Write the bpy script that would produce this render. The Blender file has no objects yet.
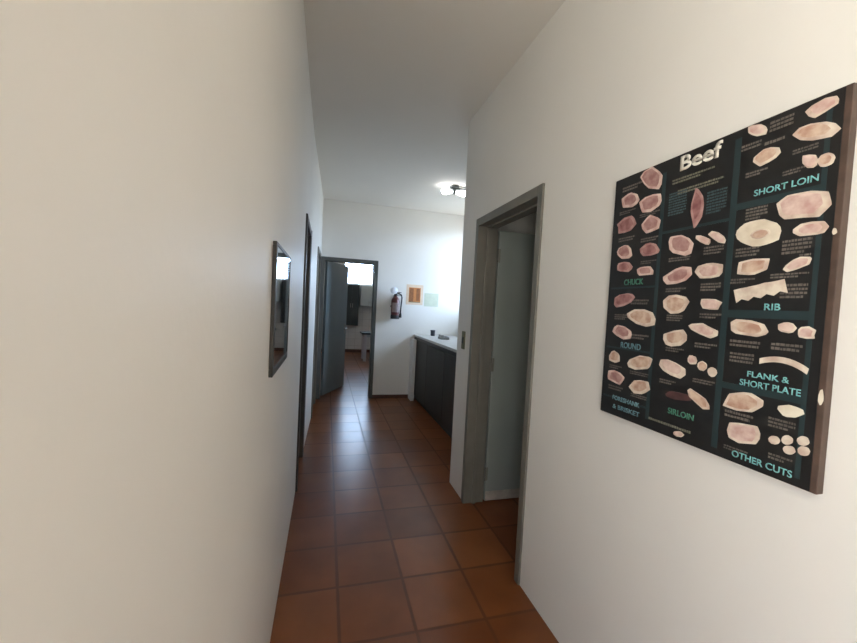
import bpy, bmesh, math, random
from mathutils import Vector, Matrix
random.seed(7)
SC = bpy.context.scene
COL = SC.collection

# ------------------------------------------------------------------ camera
cam_d = bpy.data.cameras.new('camera')
cam = bpy.data.objects.new('camera', cam_d)
COL.objects.link(cam)
SC.camera = cam
PITCH, YAW, ROLL = -0.037, 0.269, 0.052
Fw = Vector((math.sin(YAW)*math.cos(PITCH), math.cos(YAW)*math.cos(PITCH), math.sin(PITCH)))
Rt = Vector((math.cos(YAW), -math.sin(YAW), 0))
Up = Rt.cross(Fw)
R2 = Rt*math.cos(ROLL) + Up*math.sin(ROLL)
U2 = Up*math.cos(ROLL) - Rt*math.sin(ROLL)
M = Matrix((R2, U2, -Fw)).transposed().to_4x4()
M.translation = (0, 0, 1.45)
cam.matrix_world = M
cam_d.sensor_fit = 'HORIZONTAL'
cam_d.sensor_width = 36
cam_d.lens = 371.2/857*36
cam_d.clip_start = 0.02

# ------------------------------------------------------------------ world and daylight
SKY, SKY_X, SKY_Y = 4.9, 6.4, 6.2
YARD = (2.42, 2.35, 2.12, 1)
w = bpy.data.worlds.new('sky'); SC.world = w; w.use_nodes = True
nt = w.node_tree; nt.nodes.clear()
out = nt.nodes.new('ShaderNodeOutputWorld'); bg = nt.nodes.new('ShaderNodeBackground')
tc = nt.nodes.new('ShaderNodeTexCoord'); sep = nt.nodes.new('ShaderNodeSeparateXYZ')
rp = nt.nodes.new('ShaderNodeValToRGB'); mr = nt.nodes.new('ShaderNodeMapRange')
mr.inputs['From Min'].default_value = -0.25; mr.inputs['From Max'].default_value = 0.5
e = rp.color_ramp.elements
e[0].position = 0.25; e[0].color = (.34, .33, .31, 1)
e[1].position = 0.40; e[1].color = (0.82, 0.94, 1.12, 1)
k = e.new(1.0); k.color = (0.72, 0.84, 1.0, 1)
nt.links.new(tc.outputs['Generated'], sep.inputs[0]); nt.links.new(sep.outputs['Z'], mr.inputs['Value'])
nt.links.new(mr.outputs[0], rp.inputs[0])
# the sky is brighter and bluer on the far side of the building than over the sunlit yard by the entrance
def wm(op, a, b):
    n = nt.nodes.new('ShaderNodeMath'); n.operation = op
    for i, q in enumerate((a, b)):
        if isinstance(q, (int, float)): n.inputs[i].default_value = q
        else: nt.links.new(q, n.inputs[i])
    return n.outputs[0]
px = wm('MAXIMUM', sep.outputs['X'], 0.0); py = wm('MAXIMUM', sep.outputs['Y'], 0.0)
gain = wm('ADD', wm('ADD', 1.0, wm('MULTIPLY', px, SKY_X)), wm('MULTIPLY', wm('MULTIPLY', py, py), SKY_Y))
blue = wm('MINIMUM', wm('ADD', px, wm('MULTIPLY', py, py)), 1.0)
mxw = nt.nodes.new('ShaderNodeMix'); mxw.data_type = 'RGBA'; mxw.blend_type = 'MULTIPLY'
nt.links.new(blue, mxw.inputs['Factor']); nt.links.new(rp.outputs[0], mxw.inputs['A']); mxw.inputs['B'].default_value = (.72, .85, 1.0, 1)
# the sunlit pale yard outside the entrance
yard = wm('MULTIPLY', wm('MINIMUM', wm('MULTIPLY', wm('MAXIMUM', wm('MULTIPLY', sep.outputs['X'], -1.0), 0.0), 3.0), 1.0), wm('LESS_THAN', sep.outputs['Z'], -0.01))
mxy = nt.nodes.new('ShaderNodeMix'); mxy.data_type = 'RGBA'
nt.links.new(yard, mxy.inputs['Factor']); nt.links.new(mxw.outputs['Result'], mxy.inputs['A']); mxy.inputs['B'].default_value = YARD
nt.links.new(mxy.outputs['Result'], bg.inputs['Color'])
nt.links.new(wm('MULTIPLY', gain, SKY), bg.inputs['Strength'])
nt.links.new(bg.outputs[0], out.inputs['Surface'])

def portal(name, loc, rot, sx, sy):
    l = bpy.data.lights.new(name, 'AREA'); l.shape = 'RECTANGLE'; l.size = sx; l.size_y = sy
    l.cycles.is_portal = True
    o = bpy.data.objects.new(name, l); o.location = loc; o.rotation_euler = rot; COL.objects.link(o)
    return o
PI = math.pi
portal('entrance_portal', (-.335, -.70, 1.425), (PI/2, 0, -PI/2), 1.1, 2.85)
portal('reception_window_portal', (2.41, 5.15, 2.1), (PI/2, 0, PI/2), .96, 1.3)
portal('far_window_portal', (1.0, 11.36, 2.38), (-PI/2, 0, 0), 1.9, 0.72)

SC.cycles.caustics_reflective = False
SC.view_settings.view_transform = 'Standard'
SC.view_settings.look = 'None'
SC.view_settings.gamma = 1
SC.view_settings.use_curve_mapping = False
SC.view_settings.exposure = 0.0

# ------------------------------------------------------------------ materials
def mat(name, color, rough=0.6, metal=0.0, noise=0.0, nscale=6.0, bump=0.0, bscale=80.0, spec=0.5, color2=None, coat=0.0):
    m = bpy.data.materials.new(name); m.use_nodes = True
    t = m.node_tree; b = t.nodes['Principled BSDF']
    b.inputs['Roughness'].default_value = rough; b.inputs['Metallic'].default_value = metal
    b.inputs['Specular IOR Level'].default_value = spec
    b.inputs['Coat Weight'].default_value = coat
    c1 = (*color, 1)
    if noise > 0 or color2:
        tc = t.nodes.new('ShaderNodeTexCoord'); n = t.nodes.new('ShaderNodeTexNoise'); n.inputs['Scale'].default_value = nscale
        n.inputs['Detail'].default_value = 4
        r = t.nodes.new('ShaderNodeValToRGB')
        c2 = color2 or tuple(c*(1-noise) for c in color)
        r.color_ramp.elements[0].position = .35; r.color_ramp.elements[1].position = .65
        r.color_ramp.elements[0].color = (*c2, 1); r.color_ramp.elements[1].color = c1
        t.links.new(tc.outputs['Object'], n.inputs['Vector']); t.links.new(n.outputs['Fac'], r.inputs[0])
        t.links.new(r.outputs[0], b.inputs['Base Color'])
    else:
        b.inputs['Base Color'].default_value = c1
    if bump > 0:
        tc2 = t.nodes.new('ShaderNodeTexCoord'); n2 = t.nodes.new('ShaderNodeTexNoise'); n2.inputs['Scale'].default_value = bscale
        bp = t.nodes.new('ShaderNodeBump'); bp.inputs['Strength'].default_value = bump; bp.inputs['Distance'].default_value = .004
        t.links.new(tc2.outputs['Object'], n2.inputs['Vector']); t.links.new(n2.outputs['Fac'], bp.inputs['Height'])
        t.links.new(bp.outputs[0], b.inputs['Normal'])
    return m

def tile_mat(name, size, ox, oy, ax, cA, cB, grout, gw, rough, bump, axes=('X', 'Y')):
    m = bpy.data.materials.new(name); m.use_nodes = True
    t = m.node_tree; b = t.nodes['Principled BSDF']
    b.inputs['Specular IOR Level'].default_value = .36
    N = t.nodes.new; L = t.links.new
    tc = N('ShaderNodeTexCoord'); s = N('ShaderNodeSeparateXYZ'); L(tc.outputs['Object'], s.inputs[0])
    def math_(op, a, v=None, c=None):
        n = N('ShaderNodeMath'); n.operation = op
        for i, q in enumerate((a, v, c)):
            if q is None: continue
            if isinstance(q, (int, float)): n.inputs[i].default_value = q
            else: L(q, n.inputs[i])
        return n.outputs[0]
    ed = []; fl = []
    for a, o in zip(axes, (ox, oy)):
        v = math_('DIVIDE', math_('SUBTRACT', s.outputs[a], o), size)
        fr = math_('FRACT', v); fl.append(math_('FLOOR', v))
        ed.append(math_('MULTIPLY', math_('MINIMUM', fr, math_('SUBTRACT', 1.0, fr)), size))
    d = math_('MINIMUM', ed[0], ed[1])
    # wavy handmade edge
    nz = N('ShaderNodeTexNoise'); nz.inputs['Scale'].default_value = 9; L(tc.outputs['Object'], nz.inputs['Vector'])
    d = math_('ADD', d, math_('MULTIPLY', math_('SUBTRACT', nz.outputs['Fac'], .5), gw*.9))
    mrn = N('ShaderNodeMapRange'); mrn.interpolation_type = 'SMOOTHSTEP'
    mrn.inputs['From Min'].default_value = gw*.45; mrn.inputs['From Max'].default_value = gw*1.1; L(d, mrn.inputs['Value'])
    cb = N('ShaderNodeCombineXYZ'); L(fl[0], cb.inputs[0]); L(fl[1], cb.inputs[1])
    wn = N('ShaderNodeTexWhiteNoise'); wn.noise_dimensions = '2D'; L(cb.outputs[0], wn.inputs['Vector'])
    n2 = N('ShaderNodeTexNoise'); n2.inputs['Scale'].default_value = 4.0; n2.inputs['Detail'].default_value = 5; L(tc.outputs['Object'], n2.inputs['Vector'])
    f = math_('ADD', math_('MULTIPLY', wn.outputs['Value'], .40), math_('MULTIPLY', n2.outputs['Fac'], .60))
    r = N('ShaderNodeValToRGB'); r.color_ramp.elements[0].position = .2; r.color_ramp.elements[1].position = .8
    r.color_ramp.elements[0].color = (*cA, 1); r.color_ramp.elements[1].color = (*cB, 1); L(f, r.inputs[0])
    mx = N('ShaderNodeMix'); mx.data_type = 'RGBA'; L(mrn.outputs[0], mx.inputs['Factor'])
    mx.inputs['A'].default_value = (*grout, 1); L(r.outputs[0], mx.inputs['B'])
    L(mx.outputs['Result'], b.inputs['Base Color'])
    L(math_('ADD', math_('MULTIPLY', n2.outputs['Fac'], .05), math_('SUBTRACT', rough + .12, math_('MULTIPLY', mrn.outputs[0], .12))), b.inputs['Roughness'])
    bp = N('ShaderNodeBump'); bp.inputs['Strength'].default_value = bump; bp.inputs['Distance'].default_value = .004
    hs = math_('ADD', mrn.outputs[0], math_('MULTIPLY', n2.outputs['Fac'], .9))
    L(hs, bp.inputs['Height']); L(bp.outputs[0], b.inputs['Normal'])
    return m

def glass_mat(name, tint=(1, 1, 1), refl=.1):
    m = bpy.data.materials.new(name); m.use_nodes = True
    t = m.node_tree; t.nodes.clear()
    o = t.nodes.new('ShaderNodeOutputMaterial'); mx = t.nodes.new('ShaderNodeMixShader')
    tr = t.nodes.new('ShaderNodeBsdfTransparent'); tr.inputs[0].default_value = (*tint, 1)
    g = t.nodes.new('ShaderNodeBsdfGlossy'); g.inputs['Roughness'].default_value = .02
    mx.inputs[0].default_value = refl
    t.links.new(tr.outputs[0], mx.inputs[1]); t.links.new(g.outputs[0], mx.inputs[2]); t.links.new(mx.outputs[0], o.inputs[0])
    return m

def emit_mat(name, color, strength):
    m = bpy.data.materials.new(name); m.use_nodes = True
    b = m.node_tree.nodes['Principled BSDF']; b.inputs['Base Color'].default_value = (.9, .9, .9, 1)
    b.inputs['Emission Color'].default_value = (*color, 1); b.inputs['Emission Strength'].default_value = strength
    return m

M_wall = mat('white_wall_paint', (.77, .745, .70), .55, noise=.035, nscale=1.6, bump=.12, bscale=45)
M_ceil = mat('ceiling_paint', (.74, .70, .64), .8, noise=.03, nscale=1.2)
M_floor = tile_mat('terracotta_tile', .336, .446, 1.882, None, (.115, .031, .008), (.245, .084, .026), (.105, .034, .012), .010, .265, .05)
M_skirt = mat('dark_red_skirting', (.10, .04, .025), .5, noise=.3, nscale=10)
M_wtile = tile_mat('white_wall_tile', .2, .05, .0, None, (.62, .61, .60), (.70, .70, .69), (.42, .41, .40), .004, .3, .15, axes=('X', 'Z'))
M_frame = mat('grey_frame_paint', (.17, .16, .135), .45, noise=.18, nscale=5)
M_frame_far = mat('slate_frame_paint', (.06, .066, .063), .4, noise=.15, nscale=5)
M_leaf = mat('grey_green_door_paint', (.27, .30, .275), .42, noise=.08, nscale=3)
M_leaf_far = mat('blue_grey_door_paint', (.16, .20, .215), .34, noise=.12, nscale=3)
M_kick = mat('worn_pale_paint', (.50, .44, .38), .7, noise=.3, nscale=14)
M_steel = mat('dull_steel', (.30, .29, .27), .4, metal=.8)
M_dark = mat('dark_metal', (.03, .03, .028), .45)
M_counter = mat('charcoal_laminate', (.040, .038, .033), .5, noise=.2, nscale=4)
M_counter2 = mat('black_edge', (.018, .018, .018), .4)
M_ctop = mat('pale_counter_top', (.50, .49, .46), .35, noise=.08, nscale=12)
M_black = mat('black_print', (.0095, .0095, .0100), .42, noise=.3, nscale=30)
M_board = mat('brown_board', (.085, .052, .038), .6, noise=.35, nscale=25)
M_teal = mat('dark_teal_ink', (.016, .032, .036), .4)
M_tealtext = mat('teal_lettering', (.18, .46, .47), .5)
M_greentext = mat('green_lettering', (.045, .19, .125), .5)
M_bluetext = mat('blue_grey_lettering', (.10, .21, .25), .5)
M_white = mat('off_white_ink', (.70, .66, .58), .5)
M_cap = mat('taupe_small_print', (.15, .128, .11), .55, noise=.35, nscale=60)
M_cap2 = mat('olive_small_print', (.17, .165, .12), .55, noise=.3, nscale=60)
MEAT = {
 'rose': mat('meat_rose', (.46, .28, .25), .5, color2=(.30, .14, .13), nscale=38),
 'red': mat('meat_red', (.36, .18, .165), .5, color2=(.20, .075, .075), nscale=38),
 'tan': mat('meat_tan', (.62, .47, .36), .5, color2=(.42, .24, .17), nscale=38),
 'pale': mat('meat_pale', (.70, .55, .48), .5, color2=(.50, .30, .26), nscale=34),
 'cream': mat('meat_cream', (.72, .63, .52), .5, color2=(.50, .36, .29), nscale=32),
 'white': mat('meat_white', (.78, .71, .58), .5, color2=(.60, .50, .38), nscale=18),
 'maroon': mat('meat_maroon', (.10, .045, .042), .5, color2=(.06, .025, .025), nscale=38)}
M_mirror = mat('mirror_glass', (.66, .69, .68), .03, metal=1.0)
M_mframe = mat('dark_mirror_frame', (.03, .028, .025), .5, noise=.2, nscale=20)
M_red = mat('extinguisher_red', (.10, .022, .020), .35)
M_wlabel = mat('extinguisher_label', (.45, .35, .34), .5, noise=.2, nscale=40)
M_rubber = mat('black_rubber', (.012, .012, .012), .6)
M_chrome = mat('chrome', (.75, .76, .78), .18, metal=1.0)
M_gauge = mat('pale_dial', (.72, .73, .76), .3)
M_paper = mat('cream_paper', (.74, .58, .42), .7, noise=.08, nscale=20)
M_orange = mat('orange_print', (.58, .22, .06), .6, noise=.2, nscale=25)
M_brown = mat('brown_print', (.30, .11, .035), .6, noise=.3, nscale=30)
M_olive = mat('dark_olive_print', (.15, .15, .08), .6)
M_green = mat('pale_green_paper', (.56, .60, .47), .7, noise=.08, nscale=20)
M_glass = glass_mat('window_glass', (.97, .98, .98), .06)
M_winframe = mat('white_window_frame', (.62, .63, .62), .4)
M_cup = mat('dark_blue_plastic', (.03, .035, .05), .35)
M_tray = mat('grey_plastic', (.30, .30, .29), .5)
M_cabdark = mat('dark_slate_paint', (.022, .030, .032), .4)
M_cablight = mat('pale_blue_grey_paint', (.44, .48, .50), .45)
M_legs = mat('white_table_leg', (.62, .61, .64), .4)
M_tube = emit_mat('lamp_bulb_glow', (.95, .98, 1.0), 16.0)
M_lamp = mat('lamp_bracket_grey', (.10, .11, .11), .5)

# ------------------------------------------------------------------ mesh helpers
def box(bm, x0, x1, y0, y1, z0, z1):
    vs = [bm.verts.new(p) for p in ((x0,y0,z0),(x1,y0,z0),(x1,y1,z0),(x0,y1,z0),(x0,y0,z1),(x1,y0,z1),(x1,y1,z1),(x0,y1,z1))]
    for f in ((3,2,1,0),(4,5,6,7),(0,1,5,4),(1,2,6,5),(2,3,7,6),(3,0,4,7)):
        bm.faces.new([vs[i] for i in f])
def prism(bm, pts, z0, z1):
    n = len(pts)
    lo = [bm.verts.new((x, y, z0)) for x, y in pts]; hi = [bm.verts.new((x, y, z1)) for x, y in pts]
    bm.faces.new(lo[::-1]); bm.faces.new(hi)
    for i in range(n):
        j = (i+1) % n; bm.faces.new((lo[i], lo[j], hi[j], hi[i]))
def lathe(bm, prof, n=24, c=(0, 0, 0), axis='Z'):
    rings = []
    for r, z in prof:
        ring = []
        for i in range(n):
            a = 2*PI*i/n
            p = (r*math.cos(a), r*math.sin(a), z)
            if axis == 'X': p = (p[2], p[0], p[1])
            if axis == 'Y': p = (p[1], p[2], p[0])
            ring.append(bm.verts.new((p[0]+c[0], p[1]+c[1], p[2]+c[2])))
        rings.append(ring)
    for a, b in zip(rings, rings[1:]):
        for i in range(n):
            j = (i+1) % n; bm.faces.new((a[i], a[j], b[j], b[i]))
    bm.faces.new(rings[0][::-1]); bm.faces.new(rings[-1])
def tube(bm, pts, r, n=10):
    pts = [Vector(p) for p in pts]; rings = []
    for i, p in enumerate(pts):
        t = (pts[min(i+1, len(pts)-1)] - pts[max(i-1, 0)]).normalized()
        a = t.orthogonal().normalized() if i == 0 else (prev - t*prev.dot(t)).normalized()
        prev = a; b = t.cross(a)
        rings.append([bm.verts.new(p + a*r*math.cos(2*PI*k/n) + b*r*math.sin(2*PI*k/n)) for k in range(n)])
    for a, b in zip(rings, rings[1:]):
        for i in range(n):
            j = (i+1) % n; bm.faces.new((a[i], a[j], b[j], b[i]))
    bm.faces.new(rings[0][::-1]); bm.faces.new(rings[-1])
def obj(name, bm, material, parent=None, bevel=0.0, smooth=False, seg=2):
    bmesh.ops.recalc_face_normals(bm, faces=bm.faces[:])
    me = bpy.data.meshes.new(name); bm.to_mesh(me); bm.free()
    if smooth:
        for p in me.polygons: p.use_smooth = True
    me.materials.append(material)
    o = bpy.data.objects.new(name, me); COL.objects.link(o)
    if parent: o.parent = parent
    if bevel > 0:
        b = o.modifiers.new('bevel', 'BEVEL'); b.width = bevel; b.segments = seg; b.limit_method = 'ANGLE'
    if smooth:
        try:
            me.set_sharp_from_angle(angle=math.radians(40))
        except Exception: pass
    return o
def bx(name, m, dims, parent=None, bevel=0.0):
    bm = bmesh.new(); box(bm, *dims); return obj(name, bm, m, parent, bevel)
def empty(name, loc, rz=0.0):
    o = bpy.data.objects.new(name, None); COL.objects.link(o); o.location = loc; o.rotation_euler = (0, 0, rz)
    o.empty_display_size = .1
    return o
def tag(o, label, cat, group=None):
    o['label'] = label; o['category'] = cat
    if group: o['group'] = group
    return o
def struct(o, label=None, cat=None):
    o['kind'] = 'structure'
    if label: o['label'] = label
    if cat: o['category'] = cat
    return o

H = 2.966
# ------------------------------------------------------------------ the setting
struct(bx('floor', M_floor, (-2.2, 3.5, -1.6, 11.5, -.12, 0)), 'glossy terracotta tiled floor running down the corridor', 'floor')
struct(bx('ceiling', M_ceil, (-2.2, 3.5, -1.6, 11.5, H, H+.12)), 'plain painted ceiling above the corridor and rooms', 'ceiling')

# left wall: near stretch, then a slightly canted stretch with two doorways
def lx(y): return -.170 + (y-3.6)*.0285 if y > 3.6 else -.175
bm = bmesh.new()
LW = [(-1.55, -1.25, 0, H), (-1.25, -.15, 2.85, H), (-.15, 2.92, 0, H), (2.92, 3.62, 2.10, H), (3.62, 4.78, 0, H), (4.78, 5.50, 2.13, H), (5.50, 5.73, 0, H)]
for y0, y1, z0, z1 in LW:
    prism(bm, [(lx(y0), y0), (lx(y1), y1), (lx(y1)-.16, y1), (lx(y0)-.16, y0)], z0, z1)
struct(obj('wall_left', bm, M_wall), 'long plain white wall on the left of the corridor', 'wall')
# right wall: near stretch, header above the doorway, stub
bm = bmesh.new()
box(bm, 1.05, 1.20, -1.4, 1.707, 0, H); box(bm, 1.05, 1.20, 1.707, 2.583, 2.118, H); box(bm, 1.05, 1.20, 2.583, 2.885, 0, H)
struct(obj('wall_right', bm, M_wall), 'white wall on the right carrying the poster and open doorway', 'wall')
# partition between the side room and the reception area, and the side room's other walls
bm = bmesh.new(); box(bm, 1.20, 3.26, 2.735, 2.885, 0, H); struct(obj('wall_partition', bm, M_wall))
bm = bmesh.new(); box(bm, 1.20, 3.0, .55, .65, 0, H); box(bm, 3.0, 3.1, .55, 2.735, 0, H); struct(obj('wall_side_room', bm, M_wall))
# far wall with its doorway
bm = bmesh.new()
box(bm, -1.9, -.108, 5.73, 5.85, 0, H); box(bm, -.108, .735, 5.73, 5.85, 2.125, H); box(bm, .735, 3.26, 5.73, 5.85, 0, H)
struct(obj('wall_far', bm, M_wall), 'white wall closing the corridor behind the counter', 'wall')
# reception outer wall with a window opening
bm = bmesh.new()
box(bm, 2.41, 2.54, 2.885, 4.67, 0, H); box(bm, 2.41, 2.54, 5.63, 5.73, 0, H); box(bm, 2.41, 2.54, 4.67, 5.63, 0, 1.45); box(bm, 2.41, 2.54, 4.67, 5.63, 2.75, H)
struct(obj('wall_reception', bm, M_wall))
# rooms beyond the left doorways
bm = bmesh.new()
box(bm, -1.9, -1.8, 2.5, 5.73, 0, H); box(bm, -1.8, -.335, 2.5, 2.6, 0, H); box(bm, -1.8, -.31, 4.2, 4.28, 0, H)
struct(obj('wall_left_rooms', bm, M_wall))
# far room: side walls and the back wall with a wide high window
bm = bmesh.new(); box(bm, -1.9, -1.8, 5.85, 11.4, 0, H); struct(obj('wall_far_room_left', bm, M_wall))
bm = bmesh.new(); box(bm, 2.6, 2.7, 5.85, 11.4, 0, H); struct(obj('wall_far_room_right', bm, M_wall))
bm = bmesh.new()
box(bm, -1.8, .44, 11.3, 11.42, 0, H); box(bm, 1.9, 2.6, 11.3, 11.42, 0, H); box(bm, .44, 1.9, 11.3, 11.42, 0, 2.02); box(bm, .44, 1.9, 11.3, 11.42, 2.74, H)
struct(obj('wall_back_room', bm, M_wtile), 'white tiled wall under the high bright window', 'wall')
# wall behind the camera with the entrance opening
bm = bmesh.new()
box(bm, -.175, 1.2, -1.55, -1.4, 0, H)
struct(obj('wall_entrance', bm, M_wall))

struct(bx('baseboard_far', M_skirt, (.735, 1.30, 5.715, 5.73, 0, .055)), 'low dark red skirting under the extinguisher', 'baseboard')
struct(bx('baseboard_back', M_skirt, (-1.8, 2.6, 11.285, 11.3, 0, .09)))
struct(bx('trim_1', M_wall, (1.30, 1.352, 5.53, 5.73, 0, .95), bevel=.004), 'short white upright between far wall and counter', 'trim')

def window(name, axis, x0, x1, z0, z1, p, t, mull, label):
    root = empty(name, ((x0+x1)/2, p, z0) if axis == 'x' else (p, (x0+x1)/2, z0)); struct(root, label, 'window')
    def bb(bm, a0, a1, b0, b1, c0, c1):     # a along the wall, b through it
        if axis == 'x': box(bm, a0-(x0+x1)/2, a1-(x0+x1)/2, b0, b1, c0-z0, c1-z0)
        else: box(bm, b0, b1, a0-(x0+x1)/2, a1-(x0+x1)/2, c0-z0, c1-z0)
    bm = bmesh.new(); f = .045
    bb(bm, x0, x1, 0, t, z0, z0+f); bb(bm, x0, x1, 0, t, z1-f, z1); bb(bm, x0, x0+f, 0, t, z0+f, z1-f); bb(bm, x1-f, x1, 0, t, z0+f, z1-f)
    fr = obj('window_frame', bm, M_winframe, root, .003)
    for q in mull:
        bm = bmesh.new(); bb(bm, q-.016, q+.016, .005, t-.005, z0+f, z1-f); obj('mullion', bm, M_winframe, root)
    bm = bmesh.new(); bb(bm, x0+f, x1-f, t/2-.002, t/2+.002, z0+f, z1-f); obj('window_pane', bm, M_glass, root)
window('window_1', 'x', .44, 1.9, 2.02, 2.74, 11.34, .05, (1.30,), 'wide bright high window in the room beyond the far doorway')
window('window_2', 'y', 4.67, 5.63, 1.45, 2.75, 2.45, .05, (5.15,), 'reception window on the right hand side')

# right doorway: steel frame and leaf swung into the side room
d = struct(empty('door_1', (1.05, 2.583, 0)), 'grey green door standing open in the right hand wall', 'door')
bm = bmesh.new()      # wrap-around frame: far jamb, near jamb, head
box(bm, -.012, .150, -.045, 0, 0, 2.118); box(bm, -.012, .150, -.876, -.831, 0, 2.118); box(bm, -.012, .150, -.831, -.045, 2.063, 2.118)
box(bm, .055, .085, -.058, -.045, 0, 2.063); box(bm, .055, .085, -.831, -.818, 0, 2.063); box(bm, .055, .085, -.818, -.058, 2.050, 2.063)
obj('door_frame', bm, M_frame, d, .003)
lf = bx('door_leaf', M_leaf, (.158, .975, -.053, -.013, .012, 2.045), d, .003)
lf['label'] = 'grey green door leaf'
bx('kick_strip', M_kick, (.161, .972, -.0555, -.053, .014, .085), lf)
for z in (.22, 1.05, 1.86):
    bm = bmesh.new(); tube(bm, [(.1545, -.055, z-.05), (.1545, -.055, z+.05)], .0065); box(bm, .158, .172, -.0545, -.053, z-.05, z+.05)
    obj('hinge', bm, M_frame, d, smooth=True)
bm = bmesh.new(); lathe(bm, [(.024, 0), (.024, .006), (.011, .010), (.011, .035), (.026, .042), (.027, .058), (.016, .068)], 18, (.91, -.121, 1.0), 'Y')
obj('door_knob', bm, M_steel, lf, smooth=True)

# far doorway
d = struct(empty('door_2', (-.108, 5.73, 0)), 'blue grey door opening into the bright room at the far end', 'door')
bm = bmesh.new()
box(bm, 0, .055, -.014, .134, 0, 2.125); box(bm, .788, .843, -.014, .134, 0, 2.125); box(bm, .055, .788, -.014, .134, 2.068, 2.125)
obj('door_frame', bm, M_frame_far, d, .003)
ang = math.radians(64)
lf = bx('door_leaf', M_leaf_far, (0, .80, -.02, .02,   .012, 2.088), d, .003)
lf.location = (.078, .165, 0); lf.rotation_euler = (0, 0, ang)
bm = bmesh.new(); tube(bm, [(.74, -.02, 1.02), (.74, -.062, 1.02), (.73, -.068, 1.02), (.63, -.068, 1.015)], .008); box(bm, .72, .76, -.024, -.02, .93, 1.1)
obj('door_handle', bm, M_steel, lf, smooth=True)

# left doorways: dark frames lining the openings
def left_door(name, y0, y1, zt, label, mt):
    r = struct(empty(name, (lx(y0), y0, 0)), label, 'door')
    bm = bmesh.new()
    def pr(a, b, z0, z1, dp0=.014, dp1=-.166):
        prism(bm, [(lx(a)+dp0-lx(y0), a-y0), (lx(b)+dp0-lx(y0), b-y0), (lx(b)+dp1-lx(y0), b-y0), (lx(a)+dp1-lx(y0), a-y0)], z0, z1)
    pr(y0, y0+.05, 0, zt); pr(y1-.05, y1, 0, zt); pr(y0+.05, y1-.05, zt-.055, zt)
    obj('door_frame', bm, mt, r, .003)
    # leaf swung into the room behind
    lf = bx('door_leaf', M_leaf_far, (-.62, -.0, -.02, .02, .012, zt-.06), r, .003)
    lf.location = (lx(y1)-lx(y0)-.19, y1-y0-.075, 0); lf.rotation_euler = (0, 0, math.radians(8))
    bm = bmesh.new(); tube(bm, [(-.56, -.02, 1.0), (-.56, -.06, 1.0), (-.55, -.066, 1.0), (-.46, -.066, 1.0)], .008); obj('door_handle', bm, M_steel, lf, smooth=True)
left_door('door_3', 2.92, 3.62, 2.10, 'first dark framed doorway in the left wall past the mirror', mat('dark_brown_frame_paint', (.032, .029, .025), .5, noise=.15, nscale=5))
left_door('door_4', 4.78, 5.50, 2.13, 'second doorway in the left wall beside the far corner', M_frame)

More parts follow.
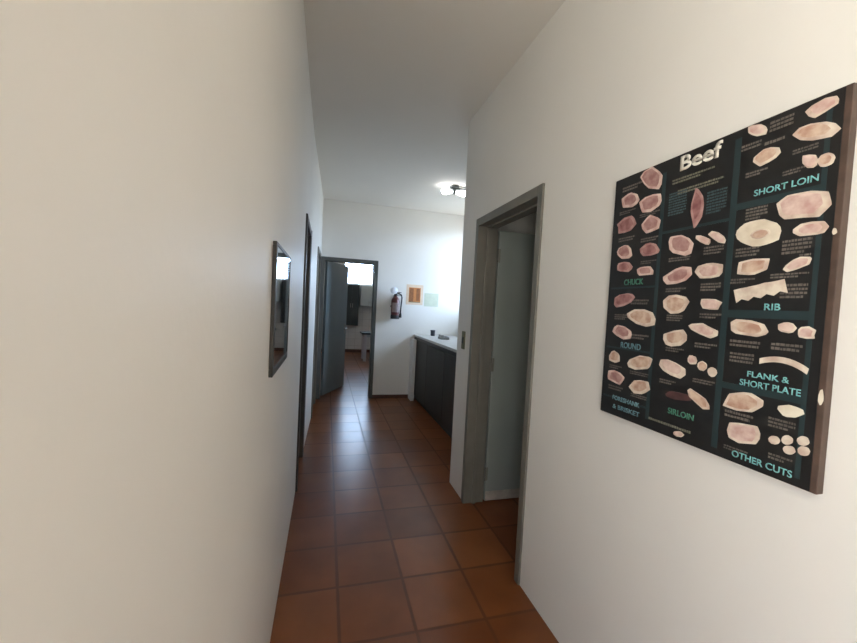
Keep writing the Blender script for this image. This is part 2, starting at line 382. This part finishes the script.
# ------------------------------------------------------------------ beef poster
PICS = [
 (0.1640,0.8250,0.0312,0.0128,-0.0289,0.0349,'rose'),
 (0.0753,0.7791,0.0356,0.0070,-0.0184,0.0265,'rose'),
 (0.1631,0.7460,0.0424,0.0100,-0.0162,0.0245,'rose'),
 (0.0650,0.6926,0.0416,0.0000,0.0000,0.0286,'red'),
 (0.1693,0.6751,0.0344,0.0067,-0.0150,0.0258,'rose'),
 (0.0646,0.5959,0.0317,0.0049,-0.0127,0.0238,'rose'),
 (0.1730,0.5884,0.0326,0.0086,-0.0129,0.0215,'red'),
 (0.0696,0.5414,0.0366,-0.0034,-0.0015,0.0163,'red'),
 (0.1589,0.5197,0.0341,-0.0028,-0.0014,0.0153,'rose'),
 (0.0760,0.4224,0.0435,0.0122,-0.0116,0.0205,'red'),
 (0.1605,0.3643,0.0546,-0.0097,0.0062,0.0263,'tan'),
 (0.0820,0.3073,0.0434,-0.0139,0.0103,0.0182,'rose'),
 (0.0524,0.2126,0.0246,0.0000,0.0000,0.0204,'tan'),
 (0.1661,0.2084,0.0490,0.0113,-0.0043,0.0215,'cream'),
 (0.0641,0.1407,0.0358,-0.0083,0.0115,0.0196,'rose'),
 (0.1734,0.1279,0.0394,0.0030,0.0027,0.0223,'cream'),
 (0.2854,0.5883,0.0419,-0.0128,0.0031,0.0277,'rose'),
 (0.3566,0.5919,0.0235,-0.0126,0.0031,0.0087,'pale'),
 (0.3959,0.5938,0.0223,-0.0151,0.0044,0.0089,'pale'),
 (0.2833,0.4944,0.0399,0.0147,-0.0117,0.0203,'rose'),
 (0.3811,0.5017,0.0366,0.0002,-0.0038,0.0226,'pale'),
 (0.2855,0.4088,0.0395,0.0066,-0.0072,0.0257,'tan'),
 (0.3914,0.4092,0.0286,-0.0024,0.0001,0.0152,'pale'),
 (0.2911,0.3034,0.0393,0.0101,-0.0063,0.0222,'tan'),
 (0.3774,0.3357,0.0444,-0.0107,0.0037,0.0150,'pale'),
 (0.2903,0.2126,0.0403,-0.0120,0.0094,0.0205,'pale'),
 (0.3520,0.2465,0.0137,0.0000,0.0000,0.0131,'cream'),
 (0.3828,0.2341,0.0130,0.0000,0.0000,0.0128,'cream'),
 (0.4119,0.2223,0.0123,0.0000,0.0000,0.0125,'cream'),
 (0.3139,0.1317,0.0436,0.0036,0.0011,0.0107,'maroon'),
 (0.3804,0.1380,0.0320,-0.0169,0.0075,0.0117,'cream'),
 (0.4750,0.8487,0.0225,-0.0078,-0.0024,0.0159,'pale'),
 (0.6046,0.8411,0.0272,0.0050,-0.0058,0.0143,'pale'),
 (0.5942,0.7941,0.0381,-0.0067,-0.0045,0.0202,'cream'),
 (0.5027,0.7737,0.0248,0.0072,-0.0089,0.0182,'cream'),
 (0.5900,0.7299,0.0148,-0.0022,-0.0031,0.0153,'cream'),
 (0.6181,0.7219,0.0132,0.0032,-0.0052,0.0136,'cream'),
 (0.5825,0.6321,0.0435,0.0036,-0.0084,0.0305,'pale'),
 (0.4971,0.5866,0.0476,-0.0039,-0.0048,0.0318,'white'),
 (0.6027,0.5765,0.0297,-0.0017,-0.0023,0.0147,'pale'),
 (0.4922,0.5026,0.0379,0.0055,-0.0053,0.0202,'cream'),
 (0.5837,0.5011,0.0244,0.0100,-0.0043,0.0110,'pale'),
 (0.5104,0.4394,0.0520,0.0112,-0.0045,0.0171,'cream'),
 (0.4949,0.3479,0.0447,-0.0056,0.0016,0.0187,'cream'),
 (0.5744,0.3556,0.0161,-0.0006,-0.0000,0.0127,'cream'),
 (0.6104,0.3457,0.0166,-0.0005,-0.0000,0.0133,'cream'),
 (0.5727,0.2727,0.0458,-0.0043,0.0013,0.0128,'cream'),
 (0.4921,0.1610,0.0422,0.0069,0.0001,0.0243,'cream'),
 (0.5952,0.1652,0.0235,0.0027,0.0006,0.0138,'white'),
 (0.5006,0.0813,0.0413,0.0045,0.0028,0.0260,'pale'),
 (0.5684,0.0894,0.0106,0.0005,0.0014,0.0097,'cream'),
 (0.5933,0.0984,0.0100,0.0004,0.0014,0.0106,'cream'),
 (0.6223,0.1067,0.0102,0.0003,0.0013,0.0102,'cream'),
 (0.5987,0.0773,0.0108,0.0007,0.0013,0.0094,'cream'),
 (0.6249,0.0852,0.0102,0.0005,0.0013,0.0103,'cream'),
 (0.6459,0.2109,0.0042,0.0000,0.0000,0.0162,'white'),
 (0.6471,0.5640,0.0040,0.0000,0.0000,0.0063,'white'),
 (0.3266,0.0201,0.0170,0.0016,0.0017,0.0094,'cream'),
 (0.3307,0.6917,0.0183,-0.0060,0.0005,0.0544,'red'),
]
CAPTIONS = [
 (0.0803,0.8235,0.0447,0.0105),
 (0.0653,0.7390,0.0368,0.0071),
 (0.1623,0.7098,0.0399,0.0066),
 (0.0697,0.6417,0.0369,0.0089),
 (0.1738,0.6247,0.0395,0.0083),
 (0.1725,0.5486,0.0319,0.0066),
 (0.1476,0.4151,0.0378,0.0102),
 (0.0723,0.3609,0.0330,0.0109),
 (0.1583,0.2961,0.0376,0.0102),
 (0.0607,0.1769,0.0293,0.0074),
 (0.1695,0.1714,0.0416,0.0068),
 (0.0678,0.1009,0.0341,0.0092),
 (0.1764,0.0946,0.0373,0.0068),
 (0.2857,0.5459,0.0365,0.0076),
 (0.3877,0.5593,0.0276,0.0124),
 (0.2802,0.4518,0.0338,0.0077),
 (0.3875,0.4567,0.0280,0.0125),
 (0.2841,0.3659,0.0271,0.0108),
 (0.3940,0.3759,0.0307,0.0084),
 (0.2923,0.2683,0.0304,0.0077),
 (0.3867,0.2913,0.0314,0.0085),
 (0.2769,0.1665,0.0280,0.0078),
 (0.3892,0.1899,0.0316,0.0071),
 (0.5276,0.8584,0.0242,0.0141),
 (0.4640,0.8133,0.0231,0.0088),
 (0.5214,0.8046,0.0267,0.0059),
 (0.5787,0.7608,0.0236,0.0067),
 (0.4810,0.7396,0.0248,0.0075),
 (0.5614,0.7175,0.0228,0.0068),
 (0.4887,0.6380,0.0247,0.0162),
 (0.4754,0.5423,0.0280,0.0127),
 (0.5817,0.5421,0.0278,0.0181),
 (0.4669,0.4689,0.0311,0.0077),
 (0.6145,0.5089,0.0104,0.0153),
 (0.5827,0.4762,0.0373,0.0068),
 (0.5891,0.4395,0.0259,0.0181),
 (0.4864,0.3077,0.0352,0.0102),
 (0.5874,0.3095,0.0302,0.0103),
 (0.4821,0.2712,0.0285,0.0142),
 (0.4865,0.1222,0.0336,0.0104),
 (0.5967,0.1297,0.0265,0.0127),
 (0.4861,0.0335,0.0291,0.0065),
 (0.5833,0.0501,0.0236,0.0083),
 (0.3074,0.7884,0.0655,0.0088),
 (0.3318,0.7518,0.0689,0.0086),
 (0.2643,0.7202,0.0304,0.0366),
 (0.3851,0.6948,0.0274,0.0329),
 (0.3120,0.0365,0.0937,0.0061),
]
HEADINGS = [
 ('CHUCK',0.1155,0.4850,0.0438,0.0139),
 ('ROUND',0.1227,0.2613,0.0465,0.0140),
 ('FORESHANK',0.1182,0.0659,0.0636,0.0107),
 ('& BRISKET',0.1210,0.0346,0.0635,0.0107),
 ('SIRLOIN',0.3280,0.0810,0.0438,0.0121),
 ('SHORT LOIN',0.5441,0.6884,0.0674,0.0105),
 ('RIB',0.5409,0.4026,0.0176,0.0108),
 ('FLANK &',0.5431,0.2341,0.0462,0.0097),
 ('SHORT PLATE',0.5470,0.2106,0.0669,0.0109),
 ('OTHER CUTS',0.5432,0.0237,0.0679,0.0111),
 ('Beef',0.3278,0.8378,0.0628,0.0258),
]
M_bluecap = mat('blue_teal_small_print', (.05, .085, .095), .55, noise=.3, nscale=60)
PW, PH, PT = .652, .868, .022
post = empty('beef_cuts_poster', (1.05, 1.182, 1.092), -PI/2)    # local x runs along the wall towards the camera, -y out of the wall
tag(post, 'large black chart of meat cuts mounted on the right hand wall', 'poster')
bx('backing_board', M_board, (0, PW, -PT+.001, 0, 0, PH), post, .0012)['label'] = 'brown board edge'
bx('printed_sheet', M_black, (0, .640, -PT-.0003, -PT+.001, .002, PH-.002), post)['label'] = 'black printed sheet'
Yp = -PT-.0003
def strip(x0, x1, z0, z1, name='panel_border', m=None):
    return bx(name, m or M_teal, (x0, x1, Yp-.0004, Yp, z0, z1), post)
strip(.205, .218, .03, .83); strip(.424, .440, .02, .845); strip(.612, .622, .02, .85)
strip(.218, .424, .632, .640); strip(.440, .612, .655, .672); strip(.440, .612, .374, .394); strip(.440, .612, .186, .202)
strip(.010, .205, .245, .251); strip(.010, .205, .463, .469); strip(.010, .205, .062, .068)
RIM = {'rose': 'pale', 'red': 'rose', 'tan': 'cream', 'pale': 'cream', 'cream': 'cream'}
def blob(u, v, ax, az, bx_, bz, kind, seed, shape='cut'):
    rnd = random.Random(seed); bm = bmesh.new()
    pts = []
    if shape == 'arc':                        # curved strip
        for i in range(11): s = -1+.2*i; pts.append((s, .95 - 1.25*s*s*.8))
        for i in range(11): s = 1-.2*i; pts.append((s*.97, -.05 - 1.25*s*s*.8))
    elif shape == 'rack':                     # slab with rib ends along the lower edge
        for i in range(9): pts.append((-1+.25*i, 1.0 + rnd.uniform(-.08, .08)))
        for i in range(9): pts.append((1-.25*i, -.75 + (.28 if i % 2 else -.12)))
    elif shape == 'round':
        for i in range(20): t_ = 2*PI*i/20; r = 1+rnd.uniform(-.05, .05); pts.append((r*math.cos(t_), r*math.sin(t_)))
    else:                                     # hand-cut outline: blunt corners, uneven sides
        n = 9; ph = rnd.uniform(0, 6.28); raw = []
        for i in range(n):
            t_ = ph+2*PI*(i+rnd.uniform(-.28, .28))/n; r = rnd.uniform(.84, 1.12)
            c, s = math.cos(t_), math.sin(t_)
            k = (abs(c)**2.6+abs(s)**2.6)**(-1/2.6)
            raw.append((r*k*c, r*k*s))
        for i in range(n):                    # round each corner a little
            a_, b_, c_ = raw[i-1], raw[i], raw[(i+1) % n]
            pts.append((b_[0]*.78+a_[0]*.22, b_[1]*.78+a_[1]*.22)); pts.append((b_[0]*.96+(a_[0]+c_[0])*.02, b_[1]*.96+(a_[1]+c_[1])*.02)); pts.append((b_[0]*.78+c_[0]*.22, b_[1]*.78+c_[1]*.22))
    base = []; top = []
    for x_, z_ in pts:
        x, z = u+1.06*(ax*x_+bx_*z_), v+1.06*(az*x_+bz*z_)
        base.append(bm.verts.new((x, Yp, z))); top.append(bm.verts.new((x, Yp-.0010, z)))
    n = len(pts)
    for i in range(n):
        j = (i+1) % n; bm.faces.new((base[i], base[j], top[j], top[i]))
    bm.faces.new(base[::-1])
    if shape in ('arc', 'rack') or kind in ('white', 'maroon') or ax*ax+az*az < .00016:
        bm.faces.new(top); return obj('cut_picture', bm, MEAT[kind], post)
    # lean centre inside a paler fat rim
    ox, oz, k = rnd.uniform(-.08, .08), rnd.uniform(-.02, .14), rnd.uniform(.66, .8)
    inn = [bm.verts.new((u+ax*(x_*k*1.06+ox)+bx_*(z_*k*1.06+oz), Yp-.0013, v+az*(x_*k*1.06+ox)+bz*(z_*k*1.06+oz))) for x_, z_ in pts]
    for i in range(n):
        j = (i+1) % n; bm.faces.new((top[i], top[j], inn[j], inn[i]))
    f = bm.faces.new(inn); f.material_index = 1
    o = obj('cut_picture', bm, MEAT[RIM[kind]], post); o.data.materials.append(MEAT[kind] if kind != 'cream' else MEAT['pale'] if rnd.random() < .6 else MEAT['tan'])
    return o
SHAPES = {38: 'round', 42: 'rack', 46: 'arc'}
for i, q in enumerate(PICS):
    q = list(q)
    if i == len(PICS)-3 or i == len(PICS)-2:        # pale tears on the near edge
        blob(min(q[0], .643), *q[1:6], q[6], 100+i).name = 'torn_patch'
    else:
        blob(*q[:6], q[6], 100+i, SHAPES.get(i, 'round' if q[2] < .0135 and q[6] == 'cream' else 'cut'))
# loin with a brown eye
blob(.502, .583, .020, 0, 0, .011, 'tan', 5, 'round').location.y = -.0009
def caption(u, v, hw, hh, m, seed):
    rnd = random.Random(seed); bm = bmesh.new(); v = min(v, PH-.012-hh); u = min(u, .606-hw)
    lines = max(1, round(2*hh/.0085)); st = 2*hh/lines
    for k in range(lines):
        z = v+hh-st*(k+.5); x = u-hw; end = u+hw*(1 if k < lines-1 else rnd.uniform(.3, 1))
        while x < end:
            l = rnd.uniform(.003, .010); q_ = rnd.uniform(.24, .36); box(bm, x, min(x+l, end), Yp-.0003, Yp, z-st*.28, z+st*q_); x += l+.0016
    o = obj('caption_lines', bm, m, post)
    return o
for i, (u, v, hw, hh) in enumerate(CAPTIONS):
    caption(u, v, hw, hh, M_cap2 if i >= len(CAPTIONS)-5 and i not in (len(CAPTIONS)-3, len(CAPTIONS)-2) else (M_bluecap if i >= len(CAPTIONS)-5 else M_cap), i)
def lettering(text, u, v, hw, hh, m, name='section_heading', bold=.0):
    cu = bpy.data.curves.new(name, 'FONT'); cu.body = text; cu.align_x = 'CENTER'; cu.align_y = 'CENTER'; cu.size = 1; cu.offset = bold; cu.extrude = .0
    cu.resolution_u = 4
    to = bpy.data.objects.new('tmp', cu); COL.objects.link(to)
    dg = bpy.context.evaluated_depsgraph_get(); dg.update()
    me = bpy.data.meshes.new_from_object(to.evaluated_get(dg))
    bpy.data.objects.remove(to)
    xs = [p.co.x for p in me.vertices]; ys = [p.co.y for p in me.vertices]
    cx, cy = (min(xs)+max(xs))/2, (min(ys)+max(ys))/2
    sx = 2*hw/(max(xs)-min(xs)); sy = 2*hh/(max(ys)-min(ys))
    for p in me.vertices:
        p.co = Vector((u+(p.co.x-cx)*sx, Yp-.0009, v+(p.co.y-cy)*sy))
    bm = bmesh.new(); bm.from_mesh(me); bpy.data.meshes.remove(me)
    g = bmesh.ops.extrude_face_region(bm, geom=bm.faces[:])
    for e_ in g['geom']:
        if isinstance(e_, bmesh.types.BMVert): e_.co.y = Yp
    o = obj(name, bm, m, post); o['label'] = 'lettering ' + text
    return o
for t, u, v, hw, hh in HEADINGS:
    if t == 'Beef': lettering(t, u, v, hw, hh*.88, M_white, 'title', .03)
    else:
        m = M_greentext if t in ('CHUCK', 'SIRLOIN') else (M_bluetext if t in ('ROUND', 'FORESHANK', '& BRISKET') else M_tealtext)
        lettering(t, u, v, hw*.95, hh*.74, m, 'section_heading', .012)

# unseen dark slab on the right wall, added to cut bounce onto the left
d = struct(empty('bounce_absorber', (1.05, -.75, 0)))
bx('door_leaf', mat('absorber_brown', (.10, .055, .03), .5, noise=.3, nscale=8), (-.03, -.001, -.5, .5, .005, 2.1), d, .004)  # door-sized sheet added out of view, only to soak up bounced daylight
# ------------------------------------------------------------------ mirror on the left wall
mr_ = empty('wall_mirror', (-.175, 1.53, 1.195)); tag(mr_, 'dark framed mirror hung on the left white wall', 'mirror')
MWD, MHT = .47, .445
bm = bmesh.new()
for a, b, c, d_ in ((-MWD/2, MWD/2, 0, .026), (-MWD/2, MWD/2, MHT-.012, MHT), (-MWD/2, -MWD/2+.024, .026, MHT-.012), (MWD/2-.006, MWD/2, .026, MHT-.012)):
    box(bm, 0, .013, a, b, c, d_)
obj('mirror_frame', bm, M_mframe, mr_, .002)
bx('mirror_glass', M_mirror, (.003, .011, -MWD/2+.024, MWD/2-.006, .026, MHT-.012), mr_)

# ------------------------------------------------------------------ light switch on the stub wall
sw = empty('light_switch', (1.05, 2.735, 1.14)); tag(sw, 'small dark switch plate on the white wall end beyond the right doorway', 'light switch')
bx('switch_plate', M_olive, (-.008, 0, -.032, .032, 0, .14), sw, .003)
bx('rocker', M_dark, (-.013, -.008, -.014, .014, .045, .095), sw, .002)

# notice on the open leaf
tag(bx('notice', mat('grey_white_paper', (.50, .48, .46), .7), (1.50, 1.66, 2.5275, 2.530, 1.63, 1.81)), 'pale grey sheet on the open grey green door leaf', 'notice')

# ------------------------------------------------------------------ counter
ct = empty('service_counter', (1.366, 3.35, 0)); tag(ct, 'charcoal service counter with pale top against the far wall', 'counter')
L = 5.73-3.35-.002
bx('counter_body', M_counter, (.012, .58, .02, L, .08, .985), ct, .003)
bx('plinth', M_counter2, (.04, .55, .05, L, 0, .08), ct)
for k in range(3):
    y0 = .03+k*(L-.03)/3
    bx('front_panel', M_counter, (0, .012, y0+.004, y0+(L-.03)/3-.004, .085, .93), ct, .002)
bx('edge_strip', M_counter2, (-.006, .012, 0.0, L, .945, .985), ct, .002)
bx('countertop', M_ctop, (-.012, .62, 0, L, .985, 1.018), ct, .004)['label'] = 'pale grey countertop'

# things on the counter
cp = empty('pen_pot', (1.60, 5.52, 1.018)); tag(cp, 'small dark pot at the far end of the counter top', 'pot')
bm = bmesh.new(); lathe(bm, [(.030, 0), (.034, .004), (.036, .088), (.033, .088), (.030, .010)], 20); obj('pot_body', bm, M_cup, cp, smooth=True)
bm = bmesh.new(); lathe(bm, [(.0372, .074), (.0384, .078), (.0384, .086), (.0372, .090)], 20); obj('pot_rim', bm, M_cup, cp, smooth=True)
tp = empty('counter_device', (1.60, 4.98, 1.018)); tag(tp, 'low grey device lying on the counter top nearer the doorway', 'device')
bm = bmesh.new(); prism(bm, [(-.06, -.07), (.07, -.07), (.07, .07), (-.06, .07)], 0, .034); obj('device_body', bm, M_tray, tp, .006)
bx('device_head', M_tray, (-.052, -.008, -.06, .06, .034, .062), tp, .006)
bx('device_pad', M_dark, (.008, .062, -.055, .055, .034, .040), tp, .002)

# ------------------------------------------------------------------ fire extinguisher on the far wall
fe = empty('fire_extinguisher', (1.015, 5.645, 1.255)); tag(fe, 'dark red fire extinguisher hung on the far wall beside the doorway', 'fire extinguisher')
bm = bmesh.new(); lathe(bm, [(.050, 0), (.060, .006), (.064, .02), (.064, .27), (.058, .30), (.040, .325), (.022, .338), (.020, .352)], 28); obj('cylinder_body', bm, M_red, fe, smooth=True)
bm = bmesh.new(); lathe(bm, [(.0648, -.002), (.0662, .004), (.0662, .05), (.0648, .055)], 28); obj('base_ring', bm, M_rubber, fe, smooth=True)
bm = bmesh.new()
n = 14; ring = [[], []]
for i in range(n+1):
    a = math.radians(-145 + 110*i/n)
    for k, z in enumerate((.10, .245)): ring[k].append(bm.verts.new((.0652*math.cos(a), .0652*math.sin(a), z)))
for i in range(n): bm.faces.new((ring[0][i], ring[0][i+1], ring[1][i+1], ring[1][i]))
g = bmesh.ops.solidify(bm, geom=bm.faces[:], thickness=.0008)
obj('paper_label', bm, M_wlabel, fe, smooth=True)
bm = bmesh.new(); lathe(bm, [(.020, .352), (.026, .356), (.026, .392), (.018, .40)], 18); box(bm, -.02, .055, -.013, .013, .372, .396); obj('valve', bm, M_dark, fe, smooth=True)
bm = bmesh.new(); prism(bm, [(-.030, -.011), (.085, -.011), (.085, .011), (-.030, .011)], .398, .410); prism(bm, [(.0, -.010), (.090, -.010), (.090, .010), (.0, .010)], .352, .362); obj('lever', bm, M_dark, fe, .003)
bm = bmesh.new(); lathe(bm, [(.052, 0), (.056, .003), (.056, .014), (.050, .020)], 20, (-.035, -.036, .43), 'Y'); o = obj('pressure_gauge', bm, M_gauge, fe, smooth=True); o['label'] = 'bright round gauge'
bm = bmesh.new(); tube(bm, [(.05, -.004, .384), (.082, -.012, .372), (.094, -.02, .33), (.088, -.024, .24), (.082, -.024, .15), (.081, -.022, .09)], .011); obj('hose', bm, M_rubber, fe, smooth=True)
bm = bmesh.new(); lathe(bm, [(.012, .09), (.017, .075), (.021, .02), (.014, .02)], 14, (.081, -.022, 0)); obj('nozzle', bm, M_rubber, fe, smooth=True)
bm = bmesh.new(); box(bm, -.02, .02, .064, .085, .12, .36); box(bm, -.066, .066, .060, .0655, .18, .20); obj('wall_bracket', bm, M_dark, fe)

# notices right of the extinguisher
nt_ = empty('printed_notice', (1.33, 5.73, 1.49)); tag(nt_, 'orange and brown printed notice right of the fire extinguisher', 'notice')
bx('paper_sheet', M_paper, (-.135, .135, -.004, 0, -.005, .31), nt_)
for a, b, c, d_, m, nm in ((-.095, .095, .03, .265, M_orange, 'orange_panel'),):
    bx(nm, m, (a, b, -.005, -.004, c, d_), nt_)
bx('brown_column', M_brown, (-.085, -.02, -.006, -.005, .045, .255), nt_)
bx('brown_column', M_brown, (.025, .085, -.006, -.005, .06, .25), nt_)
bx('footer_band', M_olive, (-.09, .09, -.006, -.005, .032, .044), nt_)
g_ = tag(bx('pale_notice', M_green, (1.49, 1.72, 5.726, 5.73, 1.47, 1.68)), 'pale green sheet of paper right of the orange notice', 'notice')

# ------------------------------------------------------------------ ceiling lamp
cl = empty('ceiling_light', (1.46, 4.42, H)); tag(cl, 'lit ceiling lamp with two bright bulbs on a dark bracket', 'ceiling light')
bm = bmesh.new(); lathe(bm, [(.055, -.022), (.060, -.016), (.060, 0)], 20); obj('ceiling_rose', bm, M_lamp, cl, smooth=True)
bm = bmesh.new(); box(bm, -.06, .42, -.022, .022, -.045, -.020); box(bm, -.020, .020, -.022, .022, -.092, -.045); obj('bracket', bm, M_lamp, cl, .003)
for s in (-1, 1):
    bm = bmesh.new(); lathe(bm, [(.008, .02), (.019, .024), (.020, .05), (.036, .085), (.040, .115), (.036, .140), (.020, .158), (.006, .163)], 18, (0, 0, 0), 'X')
    if s < 0: bmesh.ops.scale(bm, vec=(-1, 1, 1), verts=bm.verts)
    bmesh.ops.translate(bm, vec=(0, 0, -.074), verts=bm.verts)
    obj('light_bulb', bm, M_tube, cl, smooth=True)

# ------------------------------------------------------------------ things in the far room
wc = empty('wall_cupboard', (.69, 11.3, .82)); tag(wc, 'tall dark cupboard on the far room wall under the bright window', 'cupboard')
bx('cupboard_body', M_cabdark, (-.21, .21, -.30, 0, 0, 1.19), wc, .004)
for s in (-1, 1):
    o = bx('cupboard_door', M_cabdark, (min(s*.003, s*.205), max(s*.003, s*.205), -.318, -.30, .01, 1.18), wc, .003)
    bx('cupboard_handle', M_steel, (s*.03-.006, s*.03+.006, -.334, -.318, .52, .64), o)
pc = empty('wall_cabinet', (1.22, 11.3, 1.40)); tag(pc, 'pale blue grey cabinet on the far room wall right of the dark cupboard', 'cabinet')
bx('cabinet_body', M_cablight, (-.28, .28, -.28, 0, 0, .60), pc, .004)
for s in (-1, 1):
    o = bx('cabinet_door', M_cablight, (min(s*.003, s*.275), max(s*.003, s*.275), -.297, -.28, .006, .594), pc, .003)
    bx('cabinet_handle', M_steel, (s*.03-.006, s*.03+.006, -.312, -.297, .05, .15), o)
wt = empty('work_table', (1.50, 9.75, 0)); tag(wt, 'table with dark top and white legs in the far room', 'table')
bx('table_top', M_cabdark, (-.62, .62, -.32, .32, .69, .735), wt, .004)
bx('table_apron', M_cablight, (-.56, .56, -.27, .27, .62, .69), wt)
for sx in (-1, 1):
    for sy in (-1, 1):
        bx('table_leg', M_legs, (sx*.52-.035, sx*.52+.035, sy*.24-.035, sy*.24+.035, 0, .69), wt, .004)
